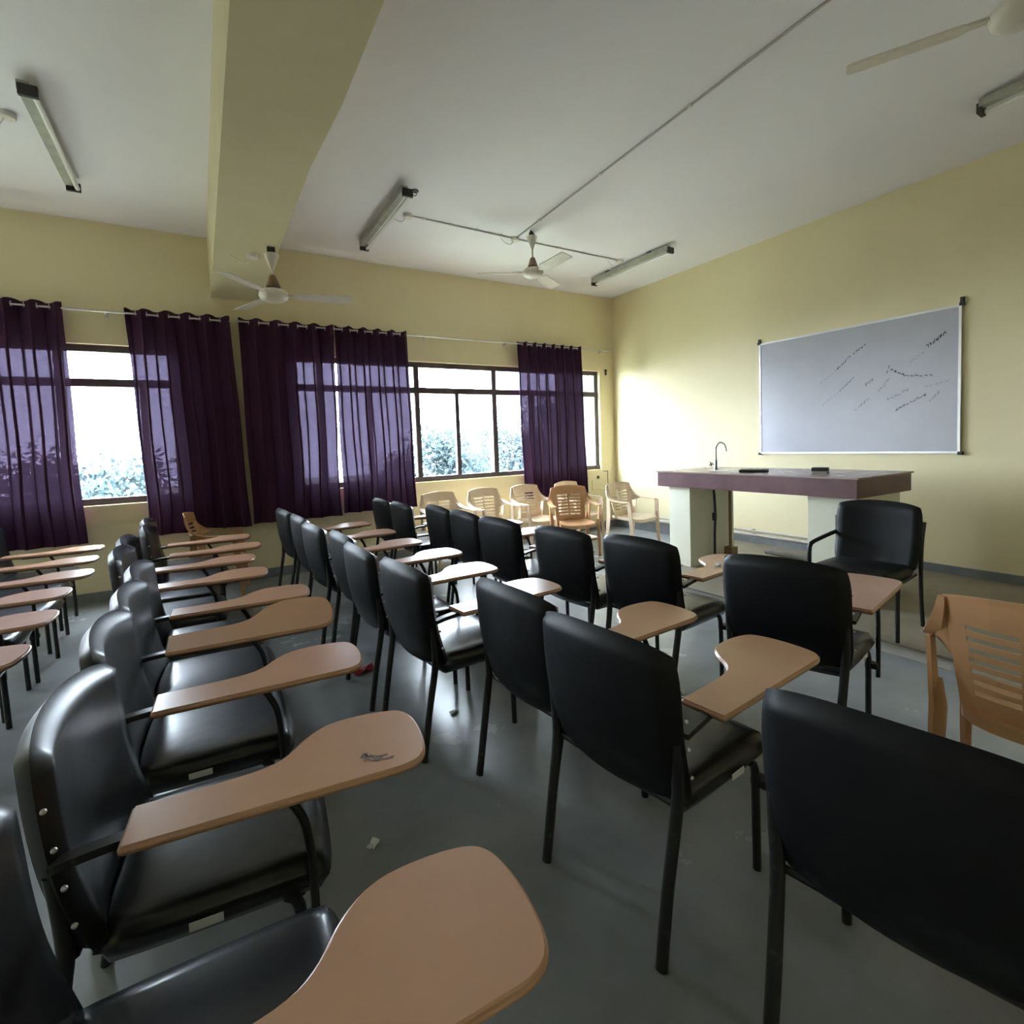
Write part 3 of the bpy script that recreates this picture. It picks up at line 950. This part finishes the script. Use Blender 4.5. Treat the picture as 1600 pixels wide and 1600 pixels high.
# ================================================================== PLASTIC CHAIRS
def make_plastic(m):
    t = empty('plastic_chair')
    # backrest: curved sheet with two columns of slots
    th = .009
    def bp(u, v):        # u -1..1 across, v 0..1 up
        z = .40 + v * .42 + (.022 * (1 - u * u) if v > .9 else 0)
        w = .185 + .03 * v
        x = .07 - .10 * v + .045 * u * u
        return Vector((x, u * w, z))
    us = [-1, -.86, -.74, -.40, -.06, .06, .40, .74, .86, 1]
    rows = 7
    vsv = [0, .10]
    for k in range(rows):
        a = .16 + k * .095
        vsv += [a, a + .048]
    vsv += [.88, .95, 1.0]
    mb = MB()
    vs, fs = [], []
    for s in (0, 1):
        for v in vsv:
            for u in us:
                p = bp(u, v)
                vs.append(p + Vector((th if s else 0, 0, 0)))
    nu, nv = len(us), len(vsv)
    slot = lambda i, j: (2 <= i <= 3 or 5 <= i <= 6) and j >= 2 and j < 2 + 2 * rows and j % 2 == 0
    def id_(i, j, s):
        return s * nu * nv + j * nu + i
    solid = {}
    for j in range(nv - 1):
        for i in range(nu - 1):
            if not slot(i, j):
                solid[(i, j)] = 1
    for (i, j) in solid:
        fs.append((id_(i, j, 0), id_(i, j + 1, 0), id_(i + 1, j + 1, 0), id_(i + 1, j, 0)))
        fs.append((id_(i, j, 1), id_(i + 1, j, 1), id_(i + 1, j + 1, 1), id_(i, j + 1, 1)))
        for di, dj, e in ((-1, 0, ((i, j), (i, j + 1))), (1, 0, ((i + 1, j), (i + 1, j + 1))), (0, -1, ((i, j), (i + 1, j))), (0, 1, ((i, j + 1), (i + 1, j + 1)))):
            if (i + di, j + dj) not in solid:
                (a, b), (c, d) = e
                fs.append((id_(a, b, 0), id_(c, d, 0), id_(c, d, 1), id_(a, b, 1)))
    mb.add(vs, fs).build('backrest', m, t)
    # seat sheet with a rolled front
    def sp(u, v):
        z = .405 - .012 * (1 - u * u) * (1 - v * v) + .012 * u * u - .02 * max(0, v - .6) ** 2 * 6
        return Vector((.26 + v * .225, u * (.205 + .03 * v), z))
    vs, fs = [], []
    n = 8
    for s in (0, 1):
        for j in range(n + 1):
            for i in range(n + 1):
                u, v = -1 + 2 * i / n, -1 + 2 * j / n
                u, v = sq(u, v, .08)
                vs.append(sp(u, v) - Vector((0, 0, (.012 + .03 * max(abs(u), abs(v)) ** 6) if s else 0)))
    q = (n + 1) ** 2
    for j in range(n):
        for i in range(n):
            a = j * (n + 1) + i
            fs.append((a, a + 1, a + n + 2, a + n + 1))
            fs.append((q + a + n + 1, q + a + n + 2, q + a + 1, q + a))
    per = [i for i in range(n + 1)] + [j * (n + 1) + n for j in range(1, n + 1)] + [n * (n + 1) + i for i in range(n - 1, -1, -1)] + [j * (n + 1) for j in range(n - 1, 0, -1)]
    for k in range(len(per)):
        a, b = per[k], per[(k + 1) % len(per)]
        fs.append((a, b, q + b, q + a))
    MB().add(vs, fs).build('seat', m, t, smooth=40)
    for s in (-1, 1):
        # wing flowing from the back's top corner into the arm, then down into the front leg
        path = spline([(.013, s * .216, .815), (.020, s * .226, .755), (.046, s * .244, .695), (.10, s * .266, .648), (.19, s * .280, .624), (.30, s * .284, .616), (.425, s * .278, .612)], 4)
        vs, fs = [], []
        K = 17
        for k in range(K):
            p = path[k]
            e = bp(s, max(0, (p.z - .40) / .42 - (.10 if k > 6 else .016 * k)))
            for c in range(4):
                q = e.lerp(p, c / 3)
                vs.append(q)
                vs.append(q + Vector((.009, -s * .004, 0)))
        def w_(k, c, b):
            return (k * 4 + c) * 2 + b
        for k in range(K - 1):
            for c in range(3):
                fs.append((w_(k, c, 0), w_(k + 1, c, 0), w_(k + 1, c + 1, 0), w_(k, c + 1, 0)))
                fs.append((w_(k, c, 1), w_(k, c + 1, 1), w_(k + 1, c + 1, 1), w_(k + 1, c, 1)))
            for c in (0, 3):
                fs.append((w_(k, c, 0), w_(k, c, 1), w_(k + 1, c, 1), w_(k + 1, c, 0)))
        for k in (0, K - 1):
            for c in range(3):
                fs.append((w_(k, c, 0), w_(k, c + 1, 0), w_(k, c + 1, 1), w_(k, c, 1)))
        MB().add(vs, fs).build('wing', m, t, smooth=40)
        wd, ws = [], []
        for k in range(len(path)):
            f = min(1, k / 14)
            wd.append((.15 * (1 - f), s * 1.0, .15 * (1 - f)))
            ws.append(.020 + .040 * f)
        MB().ribbon(path, wd, ws, .011).build('arm', m, t, smooth=40)
        MB().ribbon([(.425, s * .276, .614), (.432, s * .272, .56), (.438, s * .262, .45), (.45, s * .258, .30), (.475, s * .262, 0)], [(1, 0, 0)] * 5, [.052, .05, .056, .052, .036], .014).build('leg', m, t)
        MB().ribbon([(.44, s * .252, .45), (.452, s * .248, .30), (.477, s * .252, .001)], [(0, 1, 0)] * 3, [.034, .034, .024], .012).build('leg_rib', m, t)
        MB().ribbon([(.085, s * .268, .645), (.078, s * .258, .52), (.068, s * .250, .40), (.045, s * .248, .22), (.0, s * .250, 0)], [(1, 0, .1)] * 5, [.050, .058, .062, .054, .036], .014).build('leg', m, t)
        MB().ribbon([(.066, s * .232, .50), (.058, s * .228, .40), (.038, s * .230, .22), (-.004, s * .238, .001)], [(0, 1, 0)] * 4, [.010, .040, .036, .024], .012).build('leg_rib', m, t)
    return t
ptan = make_plastic('plastic')
pcream = make_plastic('plastic_cream')
first = {'t': True, 'c': True}
def plastic(kind, x, y, rz, label, sc=1.0, z=0):
    src = ptan if kind == 't' else pcream
    if first[kind]:
        c, first[kind] = src, False
    else:
        c = dup(src)
    c.location = (x, y, z)
    c.rotation_euler = (0, 0, math.radians(rz))
    tag(c, label, 'plastic chair', 'moulded plastic armchairs')
    return c
plastic('t', 2.20, .55, 4, 'tan plastic armchair with slatted back at the right picture edge')
plastic('t', 4.04, 5.36, -112, 'tan plastic armchair standing in front of the cream ones by the corner')
plastic('t', -.15, 5.97, -8, 'tan plastic armchair seen behind the far end of the second column')
plastic('c', 2.48, 5.96, -84, 'cream plastic armchair leftmost of the group below the window')
plastic('c', 3.11, 5.96, -84, 'cream plastic armchair second from left below the window')
plastic('c', 3.75, 5.97, -84, 'cream plastic armchair third from left, partly behind the tan one')
plastic('c', 4.44, 5.95, -80, 'cream plastic armchair right behind the tan one, below the corner curtain')
plastic('c', 4.76, 5.22, -84, 'cream plastic armchair nearest the corner, standing clear by the board wall')

# ================================================================== LITTER
def scrap(x, y, z, s, rz, label, m='paper', name='paper_scrap'):
    rnd = random.Random(int(x * 100) + int(y * 37))
    vs, fs = [], []
    n = 4
    for j in range(n + 1):
        for i in range(n + 1):
            vs.append(((i / n - .5) * s, (j / n - .5) * s * .6, .004 + .018 * rnd.random() * (s / .08)))
    for j in range(n):
        for i in range(n):
            a = j * (n + 1) + i
            fs.append((a, a + 1, a + n + 2, a + n + 1))
    b = len(vs)
    vs += [(p[0], p[1], p[2] - .003) for p in vs]
    fs += [tuple(b + q for q in reversed(f)) for f in list(fs)]
    o = MB().add(vs, fs).build(name, m)
    o.location = (x, y, z)
    o.rotation_euler = (0, 0, rz)
    return tag(o, label, 'litter')
scrap(.44, 1.78, 0, .045, .8, 'curled white paper scrap on the floor between the front columns')
scrap(1.06, 2.45, 0, .045, .3, 'white paper scrap on the floor by the middle column legs')
scrap(.80, 3.25, 0, .14, .2, 'red cloth scrap on the floor under the middle column', 'red', 'cloth_scrap')
scrap(2.52, 1.93, ZTAB, .05, .4, 'crumpled white tissue lying on a brown tablet by the desk', name='tissue')
